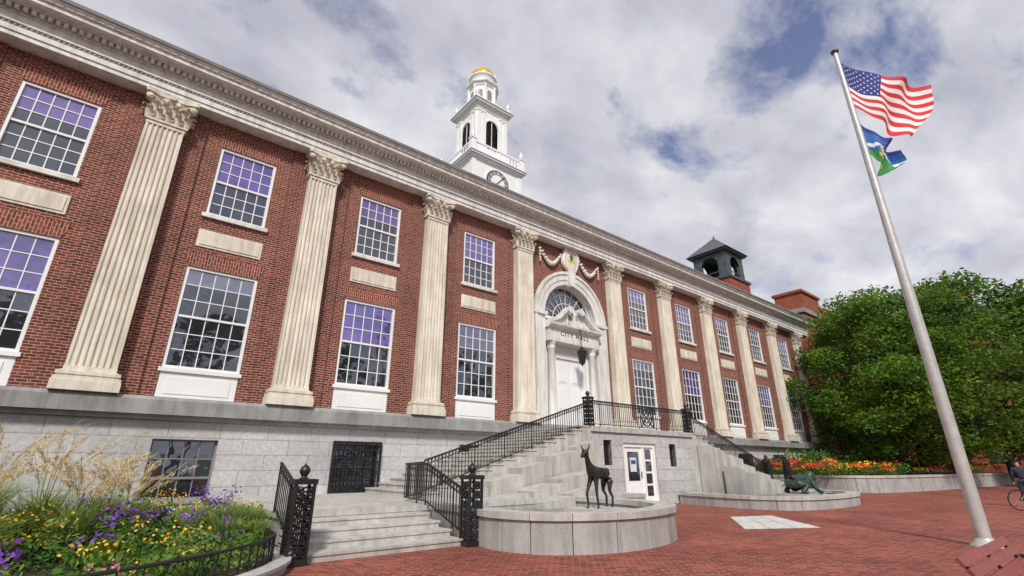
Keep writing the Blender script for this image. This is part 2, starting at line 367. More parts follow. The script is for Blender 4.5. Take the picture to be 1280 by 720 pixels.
# ---- entrance
en=MB()
RI=1.98
def arc(c,z,R,a0,a1,n): return [(c+R*math.sin(t),z+R*math.cos(t)) for t in np.linspace(a0,a1,n)]
for R0,R1,y0 in ((RI,2.25,YF-.06),(2.25,2.58,YF-.10),(2.58,2.74,YF-.16)):
    A=arc(XC,ZS,R1,-math.pi/2,math.pi/2,33);B=arc(XC,ZS,R0,-math.pi/2,math.pi/2,33)
    for i in range(32):
        en.poly([(A[i][0],y0,A[i][1]),(B[i][0],y0,B[i][1]),(B[i+1][0],y0,B[i+1][1]),(A[i+1][0],y0,A[i+1][1])],'wstone')
        for C in (A,B): en.poly([(C[i][0],y0,C[i][1]),(C[i+1][0],y0,C[i+1][1]),(C[i+1][0],YF+.5,C[i+1][1]),(C[i][0],YF+.5,C[i][1])],'wstone')
    for sg in (-1,1):
        en.box(XC+sg*R0,XC+sg*R1,y0,YF+.5,3.0,ZS,'wstone')
for sg in (-1,1): en.box(XC+sg*1.9,XC+sg*2.8,YF-.2,YF+.3,ZS-.12,ZS+.06,'wstone')
en.prism([(XC-.17,ZS+RI-.1),(XC+.17,ZS+RI-.1),(XC+.28,ZS+2.85),(XC-.28,ZS+2.85)],YF-.28,YF,'wstone','y')
yr=YF+.42
en.poly([(XC-RI,yr,ZS)]+[(x,yr,z) for x,z in arc(XC,ZS,RI,-math.pi/2,math.pi/2,33)],'glassL')
for R in (.55,1.0,1.5,1.93):
    A=arc(XC,ZS,R,-math.pi/2,math.pi/2,25)
    for i in range(24): en.bar((A[i][0],yr-.03,A[i][1]),(A[i+1][0],yr-.03,A[i+1][1]),.022 if R<1.9 else .06,'white')
for k in range(1,10):
    t=-math.pi/2+math.pi*k/10; en.bar((XC+.55*math.sin(t),yr-.03,ZS+.55*math.cos(t)),(XC+RI*math.sin(t),yr-.03,ZS+RI*math.cos(t)),.02,'white')
en.box(XC-RI,XC+RI,yr-.02,yr+.1,3.0,ZS,'white')
en.box(XC-RI,XC+RI,yr-.12,yr-.021,ZS-.12,ZS+.04,'white')
for sg in (-1,1):
    en.box(XC+sg*.01,XC+sg*.98,yr-.08,yr-.02,3.02,6.9,'white')
    for z0,z1 in ((3.25,4.0),(4.2,5.4),(5.6,6.7)):
        en.box(XC+sg*.16,XC+sg*.83,yr-.095,yr-.08,z0,z1,'white'); en.box(XC+sg*.24,XC+sg*.75,yr-.115,yr-.095,z0+.08,z1-.08,'white')
    en.box(XC+sg*.98,XC+sg*1.16,yr-.16,yr-.02,3.02,7.1,'white')
    cx=XC+sg*1.55; cy=YF+.02
    en.lathe((cx,cy,3.0),[(.30,0),(.30,.14),(.27,.15),(.28,.25),(.23,.3),(.225,1.5),(.19,4.2),(.23,4.25),(.24,4.33),(.2,4.36),(.25,4.45),(.30,4.55),(.30,4.62)],20,'wstone')
    en.box(cx-.3,cx+.3,yr-.2,yr-.02,3.0,7.6,'white')
en.box(XC-1.16,XC+1.16,yr-.17,yr-.02,6.9,7.15,'white')
en.box(XC-1.92,XC+1.92,YF-.28,yr-.02,7.62,7.85,'wstone'); en.box(XC-1.88,XC+1.88,YF-.24,yr-.02,7.85,8.33,'wstone')
en.prism([(YF-.28,8.33),(YF-.5,8.45),(YF-.52,8.56),(yr,8.56),(yr,8.33)],XC-1.97,XC+1.97,'wstone')
for sg in (-1,1):
    P=[(1.95,8.56),(1.6,8.66),(1.2,8.86),(.85,9.15),(.6,9.4),(.42,9.5)]
    for i in range(5):
        a,b=P[i],P[i+1]
        en.mesh([(XC+sg*a[0],YF-.45,a[1]),(XC+sg*b[0],YF-.45,b[1]),(XC+sg*b[0],YF-.45,b[1]+.2),(XC+sg*a[0],YF-.45,a[1]+.16),(XC+sg*a[0],YF-.02,a[1]),(XC+sg*b[0],YF-.02,b[1]),(XC+sg*b[0],YF-.02,b[1]+.2),(XC+sg*a[0],YF-.02,a[1]+.16)],[(0,1,2,3),(3,2,6,7),(0,4,5,1),(4,7,6,5),(0,3,7,4),(1,5,6,2)],'wstone')
        en.mesh([(XC+sg*a[0],YF-.2,8.56),(XC+sg*b[0],YF-.2,8.56),(XC+sg*b[0],YF-.2,b[1]),(XC+sg*a[0],YF-.2,a[1])],[(0,1,2,3)],'wstone')
    en.bar((XC+sg*.42,YF-.48,9.48),(XC+sg*.42,YF-.0,9.48),.19,'wstone',12)
en.box(XC-.2,XC+.2,YF-.42,YF-.05,8.56,8.95,'wstone')
en.lathe((XC,YF-.24,8.95),[(.12,0),(.06,.08),(.17,.22),(.2,.36),(.1,.46),(.13,.5),(.06,.6),(.0,.75)],12,'wstone')
# hanging lantern
en.bar((XC+.15,YF-.55,8.4),(XC+.15,YF-.55,7.45),.022,'iron')
en.bar((XC+.15,YF-.55,8.4),(XC+.15,YF-.1,8.4),.022,'iron')
en.lathe((XC+.15,YF-.55,6.45),[(.03,0),(.07,.08),(.16,.14),(.25,.72),(.29,.76),(.20,.86),(.08,.98),(.04,1.05)],6,'iron',False)
for sg in (-1,1):
    pts=[]
    for i in range(13):
        t=i/12; pts.append((XC+sg*(.75+1.55*t),12.75-.75*math.sin(math.pi*t)+.02*t))
    for i in range(12):
        r=.07+.07*math.sin(math.pi*(i+.5)/12)
        en.lathe((pts[i][0],YF-.14,pts[i][1]),[(0,-r*1.1),(r*.8,-r*.6),(r,0),(r*.8,r*.6),(0,r*1.1)],7,'wstone')
        if i%2: en.lathe((pts[i][0]+.05,YF-.2,pts[i][1]+.04),[(0,-r*.8),(r*.7,0),(0,r*.8)],6,'stone')
    for dz in (0,.18,.36,.54,.7):
        en.lathe((XC+sg*2.33,YF-.16,12.72-dz),[(0,-.1),(.1-dz*.06,0),(0,.1)],7,'wstone')
vs=[];n=20
for k,(r,d) in enumerate(((1.0,.0),(1.0,.16),(.82,.24),(.74,.18))):
    for i in range(n):
        t=2*math.pi*i/n; rr=r*(1+.07*math.sin(4*t)); vs.append((XC+.66*rr*math.cos(t),YF-.08-d,12.62+.86*rr*math.sin(t)))
en.mesh(vs,[(j*n+i,j*n+(i+1)%n,(j+1)*n+(i+1)%n,(j+1)*n+i) for j in range(3) for i in range(n)],'wstone',True)
en.poly([(XC+.50*math.cos(2*math.pi*i/n),YF-.27,12.62+.64*math.sin(2*math.pi*i/n)) for i in range(n)],'stone')
en.poly([(XC-.30,YF-.275,12.40),(XC+.30,YF-.275,12.40),(XC+.24,YF-.275,12.58),(XC+.02,YF-.275,12.50),(XC-.18,YF-.275,12.62)],'flagyel')
en.poly([(XC-.05,YF-.28,12.5),(XC+.03,YF-.28,12.5),(XC+.14,YF-.28,12.78),(XC,YF-.28,12.98),(XC-.15,YF-.28,12.78)],'green')
en.lathe((XC,YF-.3,13.42),[(0,-.12),(.16,-.05),(.2,.05),(.1,.14),(0,.2)],8,'wstone')
en.build("entrance_portal",hall)
cu=bpy.data.curves.new("city_hall_lettering","FONT"); cu.body="CITY HALL"; cu.size=.36; cu.extrude=.006; cu.align_x='CENTER'; cu.align_y='CENTER'; cu.space_character=1.3
to=bpy.data.objects.new("lettering",cu); sc.collection.objects.link(to); to.location=(XC,YF-.25,8.08); to.rotation_euler=(math.pi/2,0,0); cu.materials.append(M['iron']); to.parent=hall
# ---- landing and stairs
LX0,LX1=14.6,21.5; LY=13.3; LZ=3.0; TZ=.65
lb=MB()
wall_open(lb,LX0,LX1,-.1,LZ-.2,LY,[(15.25,15.75,1.55,2.5),(16.45,18.65,.0,2.42),(19.65,20.15,1.5,2.45)],'ashlar',.25,'granite')
lb.box(LX0-.06,LX1+.06,LY-.08,YF-.5,LZ-.2,LZ,'granite2')
lb.poly([(LX0,YF,0),(LX0,LY,0),(LX0,LY,LZ-.2),(LX0,YF,LZ-.2)],'ashlar'); lb.poly([(LX1,LY,0),(LX1,YF,0),(LX1,YF,LZ-.2),(LX1,LY,LZ-.2)],'ashlar')
lb.box(16.4,18.7,LY-.35,LY+.3,-.05,.14,'granite2')
for a in (15.25,19.65):
    lb.poly([(a,LY+.2,1.45),(a+.5,LY+.2,1.45),(a+.5,LY+.2,2.5),(a,LY+.2,2.5)],'dark')
    for k in range(6): lb.bar((a+.04+k*.085,LY+.06,1.5),(a+.04+k*.085,LY+.06,2.5),.011,'iron')
    for z in (1.65,2.0,2.35): lb.bar((a,LY+.06,z),(a+.5,LY+.06,z),.012,'iron')
y=LY+.12
lb.box(16.45,16.6,y-.06,y+.1,.14,2.42,'white'); lb.box(18.5,18.65,y-.06,y+.1,.14,2.42,'white'); lb.box(16.6,18.5,y-.06,y+.1,2.27,2.42,'white')
lb.box(17.75,17.87,y-.05,y+.1,.14,2.27,'white')
lb.box(16.6,17.75,y,y+.06,.15,2.27,'white'); lb.poly([(16.82,y-.006,.95),(17.55,y-.006,.95),(17.55,y-.006,2.08),(16.82,y-.006,2.08)],'glassL')
lb.box(16.95,17.35,y-.02,y-.01,1.3,1.85,'blueglaze'); lb.box(17.0,17.3,y-.026,y-.021,1.6,1.75,'signblue')
lb.box(16.85,17.5,y-.02,y,.3,.8,'white'); lb.bar((17.62,y-.05,1.05),(17.62,y-.05,1.3),.02,'iron')
lb.box(17.87,18.5,y,y+.06,.14,2.27,'white')
for z0 in (.35,.83,1.31,1.79): lb.poly([(17.98,y-.006,z0),(18.39,y-.006,z0),(18.39,y-.006,z0+.4),(17.98,y-.006,z0+.4)],'glassL')
lb.build("landing",hall)
sb=MB(); NS=15; TR=.48; RS=(LZ-TZ)/NS
for side in (0,1):
    for i in range(NS):
        a=7.4+i*TR; b=a+TR; z=TZ+(i+1)*RS
        if side: a,b=LX1+LX0-b,LX1+LX0-a
        sb.box(a,b,LY,YF-.16,0,z-.05,'granite2')
        n0=.03
        sb.box(a-(n0 if not side else 0),b+(n0 if side else 0),LY-.03,YF-.16,z-.05,z,'granite2')
sb.build("entrance_stairs",hall)
cb=MB()
def wedge(x0,x1,y0,y1,z,dz,flip):
    zl,zr=(z-dz,z) if not flip else (z,z-dz)
    v=[(x0,y0,0),(x1,y0,0),(x1,y1,0),(x0,y1,0),(x0,y0,zl),(x1,y0,zr),(x1,y1,zr),(x0,y1,zl)]
    cb.mesh(v,[(0,3,2,1),(4,5,6,7),(0,1,5,4),(1,2,6,5),(2,3,7,6),(3,0,4,7)],'granite2')
mir=lambda x: LX0+LX1-x
for side in (0,1):
    for x0,x1,y0,y1,z,dz in ((7.9,9.1,12.5,LY-.035,.92,.1),(9.12,10.4,12.4,LY-.035,1.28,.2),(10.42,11.7,12.5,LY-.035,1.66,.2),(11.72,13.0,12.4,LY-.035,2.05,.22),(13.02,14.2,12.55,LY-.035,2.42,.26),
                              (8.6,9.9,11.5,12.38,.76,.14),(9.92,11.2,11.4,12.38,1.02,.2),(11.22,12.6,11.55,12.38,1.34,.22),(9.6,10.8,10.6,11.38,.70,.12),(10.82,12.0,10.75,11.38,.90,.16)):
        if side:
            if y0<12: continue
            wedge(mir(x1),mir(x0),y0,y1,z,dz,True)
        else: wedge(x0,x1,y0,y1,z,dz,False)
for x0,x1,y0,z in ((23.3,24.6,11.6,1.25),(24.62,25.8,11.4,.85),(22.4,23.28,11.8,1.5)): wedge(x0,x1,y0,12.38,z,.18,True)
cb.build("cascade_blocks",hall)
tb=MB()
tb.box(2.95,LX0-.01,11.0,YF-.14,-.2,TZ-.12,'granite'); tb.box(2.9,LX0-.01,10.98,YF-.14,TZ-.12,TZ-.004,'granite2')
for i in range(4):
    y0=9.12+i*.47; z=(i+1)*.13
    tb.box(2.95,6.0,y0+.02,11.0,z-.13,z-.04,'granite2'); tb.box(2.92,6.03,y0,y0+.47+.02 if i<3 else 10.98,z-.04,z,'granite2')
tb.box(22.3,33.5,12.9,YF-.14,-.2,TZ-.1,'granite'); tb.box(28,33.55,12.85,YF-.14,TZ-.1,TZ-.004,'granite2')
for i in range(4): tb.box(33.5+i*.4,33.9+i*.4,13,YF-.2,-.1,TZ-.13*(i+1),'granite2')
tb.build("terrace_steps",hall)
# ---- tower
tw=MB(); TX,TY=XC,27.05
def sq(h,z0,z1,mat='white'): tw.box(TX-h,TX+h,TY-h,TY+h,z0,z1,mat)
sq(2.25,14,22.7); 
for h,a,b in ((2.32,22.7,22.82),(2.45,22.82,22.98),(2.6,22.98,23.12),(2.68,23.12,23.2)): sq(h,a,b-.001)
for sx in (-1,1):
    for sy in (-1,1):
        tw.box(TX+sx*2.3,TX+sx*1.95,TY+sy*2.3,TY+sy*1.95,18,22.7,'white')
        x,y=TX+sx*2.3,TY+sy*2.3
        tw.box(x-.2,x+.2,y-.2,y+.2,23.2,24.25,'white'); tw.box(x-.25,x+.25,y-.25,y+.25,24.25,24.35,'white')
        tw.lathe((x,y,24.35),[(.12,0),(.06,.08),(.16,.22),(.19,.4),(.09,.5),(.12,.54),(.05,.65),(0,.85)],10,'white')
def balustrade(x0,y0,x1,y1,z,h,nb):
    tw.bar((x0,y0,z+.08),(x1,y1,z+.08),.1,'white'); tw.bar((x0,y0,z+h),(x1,y1,z+h),.1,'white')
    for i in range(1,nb):
        t=i/nb; tw.lathe((x0+(x1-x0)*t,y0+(y1-y0)*t,z+.08),[(.06,0),(.04,.1),(.085,.3),(.04,.6),(.06,h-.1)],6,'white')
s=2.3
for a,b,c,d in ((-s,-s,s,-s),(s,-s,s,s),(s,s,-s,s),(-s,s,-s,-s)): balustrade(TX+a,TY+b,TX+c,TY+d,23.2,.98,15)
for ax in range(4):
    ang=ax*math.pi/2; dx,dy=math.sin(ang),-math.cos(ang); sx,sy=math.cos(ang),math.sin(ang)
    C=Vector((TX+dx*2.26,TY+dy*2.26,21.35)); S=Vector((sx,sy,0)); O=Vector((dx,dy,0)); Z=Vector((0,0,1))
    for R,off,mt in ((1.15,.06,'white'),(1.02,.09,'iron'),(.93,.10,'louver'),(.62,.11,'white')):
        n=32; tw.poly([C+O*off+S*R*math.cos(2*math.pi*i/n)+Z*R*math.sin(2*math.pi*i/n) for i in range(n)],mt)
        tw.mesh([C+O*q+S*R*math.cos(2*math.pi*i/n)+Z*R*math.sin(2*math.pi*i/n) for q in (0,off) for i in range(n)],[(i,(i+1)%n,n+(i+1)%n,n+i) for i in range(n)],mt)
    for k in range(12):
        t=k*math.pi/6; d=S*math.sin(t)+Z*math.cos(t); tw.bar(C+O*.12+d*.68,C+O*.12+d*.88,.035,'white')
    for t,l in ((.7,.75),(3.9,.5)):
        d=S*math.sin(t)+Z*math.cos(t); tw.bar(C+O*.14,C+O*.14+d*l,.035,'iron')
sq(1.62,23.2,24.6)
B=1.45
for ax in range(4):
    ang=ax*math.pi/2; O=Vector((math.sin(ang),-math.cos(ang),0)); S=Vector((math.cos(ang),math.sin(ang),0)); Z=Vector((0,0,1)); C=Vector((TX,TY,0))
    def P(s_,o_,z_): return C+S*s_+O*o_+Z*z_
    r=.58; zs=26.9; z0=24.6; z1=28.3
    for sg in (-1,1):
        f=[P(sg*B,B,z0),P(sg*r,B,z0),P(sg*r,B,zs)]+[P(sg*r*math.cos(t),B,zs+r*math.sin(t)) for t in np.linspace(.15,math.pi/2,7)]+[P(0,B,z1),P(sg*B,B,z1)]
        tw.poly(f,'white')
        for q in (1.29,.84):
            tw.mesh([P(sg*(q-.13),B,z0),P(sg*(q+.13),B,z0),P(sg*(q+.13),B,28.1),P(sg*(q-.13),B,28.1),P(sg*(q-.13),B+.12,z0),P(sg*(q+.13),B+.12,z0),P(sg*(q+.13),B+.12,28.1),P(sg*(q-.13),B+.12,28.1)],[(4,5,6,7),(0,4,7,3),(1,2,6,5)],'white')
            tw.bar(P(sg*(q-.17),B+.09,28.05),P(sg*(q+.17),B+.09,28.05),.1,'white')
    tw.poly([P(-r,B-.25,z0),P(r,B-.25,z0),P(r,B-.25,zs+r),P(-r,B-.25,zs+r)],'louver')
    for k in range(17):
        z=24.7+k*.165
        hw=r if z<zs else math.sqrt(max(0,r*r-(z-zs)**2))
        if hw>.02: tw.mesh([P(-hw,B-.04,z),P(hw,B-.04,z),P(hw,B-.18,z+.12),P(-hw,B-.18,z+.12)],[(0,1,2,3)],'louver')
    pts=[P(r*1.12*math.cos(t),B+.04,zs+r*1.12*math.sin(t)) for t in np.linspace(0,math.pi,13)]
    for i in range(12): tw.bar(pts[i],pts[i+1],.06,'white')
    for sg in (-1,1): tw.bar(P(sg*r*1.12,B+.04,z0),P(sg*r*1.12,B+.04,zs),.06,'white')
    tw.bar(P(0,B-.02,z0),P(0,B-.02,zs+r),.03,'white')
for h,a,b in ((1.52,28.3,28.55),(1.62,28.55,28.7),(1.84,28.7,28.86),(1.94,28.86,28.95)): sq(h,a,b-.001)
for sx in (-1,1):
    for sy in (-1,1):
        x,y=TX+sx*1.55,TY+sy*1.55
        tw.box(x-.16,x+.16,y-.16,y+.16,28.95,29.35,'white')
        tw.lathe((x,y,29.35),[(.1,0),(.05,.08),(.15,.2),(.17,.36),(.08,.46),(.1,.5),(.04,.6),(0,.8)],10,'white')
R8=math.pi/8
tw.lathe((TX,TY,28.95),[(1.5,0),(1.5,.35),(1.3,.36),(1.3,.5)],8,'white',False,R8)
tw.lathe((TX,TY,29.45),[(1.12,0),(1.12,1.95),(1.2,1.96),(1.25,2.1),(1.42,2.22),(1.45,2.35),(1.1,2.36)],8,'white',False,R8)
for k in range(8):
    t=k*math.pi/4; d=Vector((math.cos(t),math.sin(t),0)); s_=Vector((-math.sin(t),math.cos(t),0)); C=Vector((TX,TY,0))+d*1.045
    tw.poly([C-s_*.22+Vector((0,0,29.75)),C+s_*.22+Vector((0,0,29.75)),C+s_*.22+Vector((0,0,30.8)),C+s_*.12+Vector((0,0,30.98)),C-s_*.12+Vector((0,0,30.98)),C-s_*.22+Vector((0,0,30.8))],'louver')
    t+=R8; tw.lathe((TX+1.2*math.cos(t),TY+1.2*math.sin(t),29.5),[(.13,0),(.1,.1),(.09,1.7),(.14,1.9)],8,'white')
tw.lathe((TX,TY,31.8),[(1.12,0),(1.12,.75),(1.22,.8),(1.22,.9),(1.06,.92)],16,'white')
dome=[(1.12,0)]+[(1.12*math.cos(t),1.15*math.sin(t)) for t in np.linspace(.05,1.35,10)]+[(.22,1.15),(.22,1.3),(.12,1.34),(.12,1.46),(.18,1.54),(.12,1.66),(.03,1.76),(.02,2.1),(0,2.12)]
tw.lathe((TX,TY,32.7),dome,20,'gold')
for k in range(8):
    t=k*math.pi/4
    pts=[(TX+math.cos(t)*1.14*math.cos(a),TY+math.sin(t)*1.14*math.cos(a),32.7+1.17*math.sin(a)) for a in np.linspace(0,1.35,7)]
    for i in range(6): tw.bar(pts[i],pts[i+1],.04,'gold')
tw.build("clock_tower",hall)
# ------------------------------------------------------------------ railings
def railing(mb,p0,p1,h=.92,sp=.13,r=.013,orn=True):
    p0=Vector(p0);p1=Vector(p1);Z=Vector((0,0,1)); L=(p1-p0).xy.length
    for q,rr in ((h,.032),(h-.13,.016),(.09,.02)): mb.bar(p0+Z*q,p1+Z*q,rr,'iron')
    n=max(1,int(L/sp))
    for i in range(n+1):
        p=p0.lerp(p1,i/n); mb.bar(p+Z*.09,p+Z*h,r,'iron')
        if orn and i<n:
            c=p0.lerp(p1,(i+.5)/n)+Z*(h-.065); 
            d=(p1-p0); d.z=0
            mb.ring(c,.045,.008,'iron','y' if abs(d.x)>abs(d.y) else 'x',6)
        if i%10==5: mb.bar(p,p+Z*h,.02,'iron')
def newel(mb,x,y,z,h=1.45,w=.15):
    mb.box(x-w-.03,x+w+.03,y-w-.03,y+w+.03,z,z+.1,'iron')
    for sx in (-1,1):
        for sy in (-1,1): mb.box(x+sx*w-.022,x+sx*w+.022,y+sy*w-.022,y+sy*w+.022,z+.1,z+h-.2,'iron')
    n=int((h-.35)/.16); dz=(h-.35)/n
    for i in range(n):
        za=z+.12+i*dz
        for s_ in (-1,1):
            for a,b in (((-1),1),(1,-1)):
                mb.bar((x+a*w,y+s_*w,za),(x+b*w,y+s_*w,za+dz),.014,'iron'); mb.bar((x+s_*w,y+a*w,za),(x+s_*w,y+b*w,za+dz),.014,'iron')
            mb.ring((x,y+s_*w,za+dz/2),.075,.014,'iron','y',8); mb.ring((x+s_*w,y,za+dz/2),.075,.014,'iron','x',8)
    mb.box(x-w-.04,x+w+.04,y-w-.04,y+w+.04,z+h-.2,z+h-.12,'iron')
    mb.lathe((x,y,z+h-.12),[(.10,0),(.05,.03),(.05,.05),(.085,.10),(.09,.15),(.06,.20),(.02,.23),(0,.26)],10,'iron')
rr=MB()
sx0=7.4
railing(rr,(sx0,LY+.12,TZ+.1),(LX0,LY+.12,LZ),sp=.12)
railing(rr,(LX0,LY+.08,LZ),(LX1,LY+.08,LZ),h=1.0,sp=.125)
railing(rr,(LX1,LY+.12,LZ),(LX1+7.2,LY+.12,TZ+.1),sp=.12)
railing(rr,(6.15,9.15,.05),(6.15,11.0,TZ),sp=.12); railing(rr,(6.15,11.0,TZ),(6.4,12.6,TZ),sp=.12); railing(rr,(6.4,12.6,TZ),(sx0,LY+.12,TZ+.05),sp=.12)
railing(rr,(2.8,9.15,.05),(2.8,11.0,TZ),sp=.12)
railing(rr,(28.8,LY+.1,TZ),(31.0,LY+.0,TZ),sp=.12)
for x,y,z,h in ((6.15,9.05,0,1.45),(2.72,9.1,0,1.42),(LX0,LY+.1,LZ,1.25),(LX1,LY+.1,LZ,1.25),(28.8,LY+.05,TZ,1.35),(31.1,LY,TZ,1.35)):
    newel(rr,x,y,z,h,.15 if h>1.4 else .13)
for a in (-.45,.45): rr.bar((18.3+a,LY+.06,LZ+.1),(18.3+a,LY+.06,LZ+1.0),.03,'iron')
rr.ring((18.3,LY+.06,LZ+.5),.34,.03,'iron',n=18); rr.ring((18.3,LY+.06,LZ+.5),.2,.025,'iron',n=14)
rr.bar((17.9,LY+.06,LZ+.12),(18.7,LY+.06,LZ+.9),.022,'iron'); rr.bar((18.7,LY+.06,LZ+.12),(17.9,LY+.06,LZ+.9),.022,'iron')
rr.build("iron_stair_railing")
# ------------------------------------------------------------------ planters
def curved_wall(name,path,th,z0,z1,cap=.13,every=3):
    mb=MB(); P=[Vector((*p,0)) for p in path]; n=len(P); N=[]
    for i in range(n):
        a=P[max(0,i-1)];b=P[min(n-1,i+1)]; d=(b-a).normalized(); N.append(Vector((-d.y,d.x,0)))
    def strip(i0,i1,o0,o1,za,zb,mat,g0=0,g1=0):
        vs=[]
        for k in range(i0,i1+1):
            p=P[k]
            if k==i0 and g0: p=p+(P[k+1]-P[k]).normalized()*g0
            if k==i1 and g1: p=p-(P[k]-P[k-1]).normalized()*g1
            for o in (o0,o1):
                q=p+N[k]*o
                vs+= [(q.x,q.y,za),(q.x,q.y,zb)]
        m=i1-i0; F=[]
        for k in range(m):
            b=k*4; F+=[(b,b+4,b+5,b+1),(b+2,b+3,b+7,b+6),(b+1,b+5,b+7,b+3),(b,b+2,b+6,b+4)]
        F+=[(0,1,3,2),(m*4,m*4+2,m*4+3,m*4+1)]
        mb.mesh(vs,F,mat)
    strip(0,n-1,.03,th-.03,z0,z1-cap-.012,'soil')
    i=0
    while i<n-1:
        j=min(n-1,i+every); strip(i,j,0,th,z0,z1-cap-.01,'granite',.010,.010); strip(i,j,-.05,th+.05,z1-cap,z1,'granite2',.007,.007); i=j
    return mb.build(name)
def smooth_path(ctrl,n=10):
    out=[];c=[ctrl[0]]+ctrl+[ctrl[-1]]
    for i in range(1,len(c)-2):
        p0,p1,p2,p3=[np.array(c[k],float) for k in (i-1,i,i+1,i+2)]
        for t in np.linspace(0,1,n,endpoint=False):
            out.append(tuple(.5*((2*p1)+(-p0+p2)*t+(2*p0-5*p1+4*p2-p3)*t*t+(-p0+3*p1-3*p2+p3)*t**3)))
    out.append(tuple(ctrl[-1])); return out
lp=smooth_path([(6.42,11.0),(6.30,9.4),(6.2,8.2),(6.65,7.2),(7.8,6.6),(9.2,6.6),(10.5,7.15),(11.2,8.3),(11.35,9.6),(11.3,11.2)],6)
curved_wall("fountain_basin",lp,.38,0,.68,.12,4)
rp=smooth_path([(19.9,13.2),(19.5,11.4),(19.3,9.8),(19.8,8.6),(21.3,8.0),(23.8,7.9),(25.9,8.3),(27.1,9.6),(27.3,11.4),(27.3,13.0)],6)
curved_wall("fountain_basin",rp,.4,0,.46,.12,4)
fb=MB()
fb.poly([(p[0]+0,p[1],.42) for p in lp],'granite3')
fb.box(8.0,9.1,7.2,8.2,.3,.66,'granite2'); fb.build("basin_floor")
fb=MB(); fb.poly([(p[0],p[1],.3) for p in rp],'granite3'); fb.box(21.5,23.3,8.6,9.8,.25,.48,'granite2'); fb.build("basin_floor")
wp=smooth_path([(35.5,17.2),(36.2,14.0),(36.3,11.6),(38.0,10.3),(45,9.3),(58,8.3),(75,7.0)],6)
curved_wall("granite_bed_wall",wp,.4,0,.98,.14,2)
bb=MB()
bb.poly([(p[0],p[1],.9) for p in wp]+[(76,17,.9),(52,17.2,.9)],'soil'); bb.build("bed_soil")
hb=MB()
def hoop_rail(mb,pts,z,h):
    for i in range(len(pts)-1):
        a=Vector((*pts[i],z));b=Vector((*pts[i+1],z)); Z=Vector((0,0,h))
        mb.bar(a+Z,b+Z,.022,'iron',6); mb.bar(a+Z*.35,b+Z*.35,.012,'iron',4); mb.bar(a,a+Z,.014,'iron')
    mb.bar(b,b+Z,.014,'iron')
hoop_rail(hb,[(p[0]+.1,p[1]+.25) for p in wp[6::2]],.98,.45); hb.build("bed_hoop_rail")
path=smooth_path([(2.45,10.6),(2.5,9.7),(2.35,8.7),(1.6,7.75),(.4,6.95),(-1.5,6.3),(-4.5,5.9),(-9,5.7)],6)
curved_wall("garden_kerb",path,.16,0,.16,.05,4)
hb=MB(); hoop_rail(hb,[(p[0]-.05,p[1]+.1) for p in path[5:]],.1,.38); hb.build("garden_hoop_rail")
# ------------------------------------------------------------------ ground
g=MB(); 
g.poly([(-600,-600,-.004),(900,-600,-.004),(900,900,-.004),(-600,900,-.004)],'green'); g.build("ground")
g=MB(); g.poly([(-40,-22,0),(80,-22,0),(80,YF+.1,0),(-40,YF+.1,0)],'paving'); g.build("brick_plaza")
g=MB(); q=[(15.9,8.8),(17.4,8.2),(15.0,5.8),(13.1,6.9)]
a,b,c,d=[Vector((*p,.004)) for p in q]
for i in range(2):
    for j in range(3):
        def bl(u,v): return (a.lerp(b,v)).lerp(d.lerp(c,v),u)
        u0,u1=i/2+.006,(i+1)/2-.006; v0,v1=j/3+.006,(j+1)/3-.006
        g.poly([bl(u0,v0),bl(u0,v1),bl(u1,v1),bl(u1,v0)][::-1],'slab')
g.build("paving_slab")
g=MB(); sp=[(p[0],p[1],.1) for p in path]+[(-40,5.7,.1),(-40,YF,.1),(2.9,YF-.1,.1),(2.9,10.6,.1)]
g.poly(sp[::-1],'soil'); g.build("garden_soil")
# ------------------------------------------------------------------ vegetation
def rand_dirs(n):
    v=rng.normal(size=(n,3)); return v/np.linalg.norm(v,axis=1,keepdims=True)
def leaf_cloud(mb,C,R,n,size,mat,aspect=.5,flat=.0):
    d=rand_dirs(n); rad=rng.random(n)**.45
    P=np.array(C)+d*np.array(R)*rad[:,None]
    D=rand_dirs(n); D[:,2]*=(1-flat); D/=np.linalg.norm(D,axis=1,keepdims=True)
    S=np.cross(D,rand_dirs(n)); S/=np.linalg.norm(S,axis=1,keepdims=True)+1e-6
    k=size*(.6+.8*rng.random(n))[:,None]
    mb.quads(P,D*k,S*k*aspect,mat)
def tree(name,x,y,z,H,R,nclump,nleaf,size,mat='leaf',trunk=.3,low=.25,lean=(0,0),dk=.2):
    mb=MB(); base=Vector((x,y,z))
    pts=[base+Vector((lean[0]*t*t,lean[1]*t*t,H*.45*t)) for t in np.linspace(0,1,6)]
    for i in range(5): mb.bar(pts[i],pts[i+1],trunk*(1-.12*i),'bark',9,trunk*(1-.12*(i+1)),True)
    cen=Vector((x+lean[0],y+lean[1],z+H*(low+1)/2)); hz=H*(1-low)/2
    for k in range(nclump):
        a=random.uniform(0,2*math.pi); zz=random.uniform(-.95,1); rr=math.sqrt(max(0,1-zz*zz*.9))*random.uniform(.45,1.04)
        c=cen+Vector((math.cos(a)*rr*R,math.sin(a)*rr*R,zz*hz*random.uniform(.8,1.02)))
        s=random.uniform(.09,.21)*R
        leaf_cloud(mb,c,(s*1.35,s*1.35,s*.8),int(nleaf*(.5+s/R*3.3)),size,mat if random.random()>dk else 'leafd',.5,.35)
        if k%2==0:
            st=pts[random.choice((2,3,4,5))]; mid=st.lerp(c,.5)+Vector((0,0,-.04*H))
            mb.bar(st,mid,trunk*.32,'bark',5,trunk*.18,True); mb.bar(mid,c,trunk*.18,'bark',5,trunk*.05,True)
    return mb.build(name)
tree("locust_tree",49.0,10.8,.6,14.2,7.9,170,430,.14,'leaf',.32,.08,(0,0),.15)
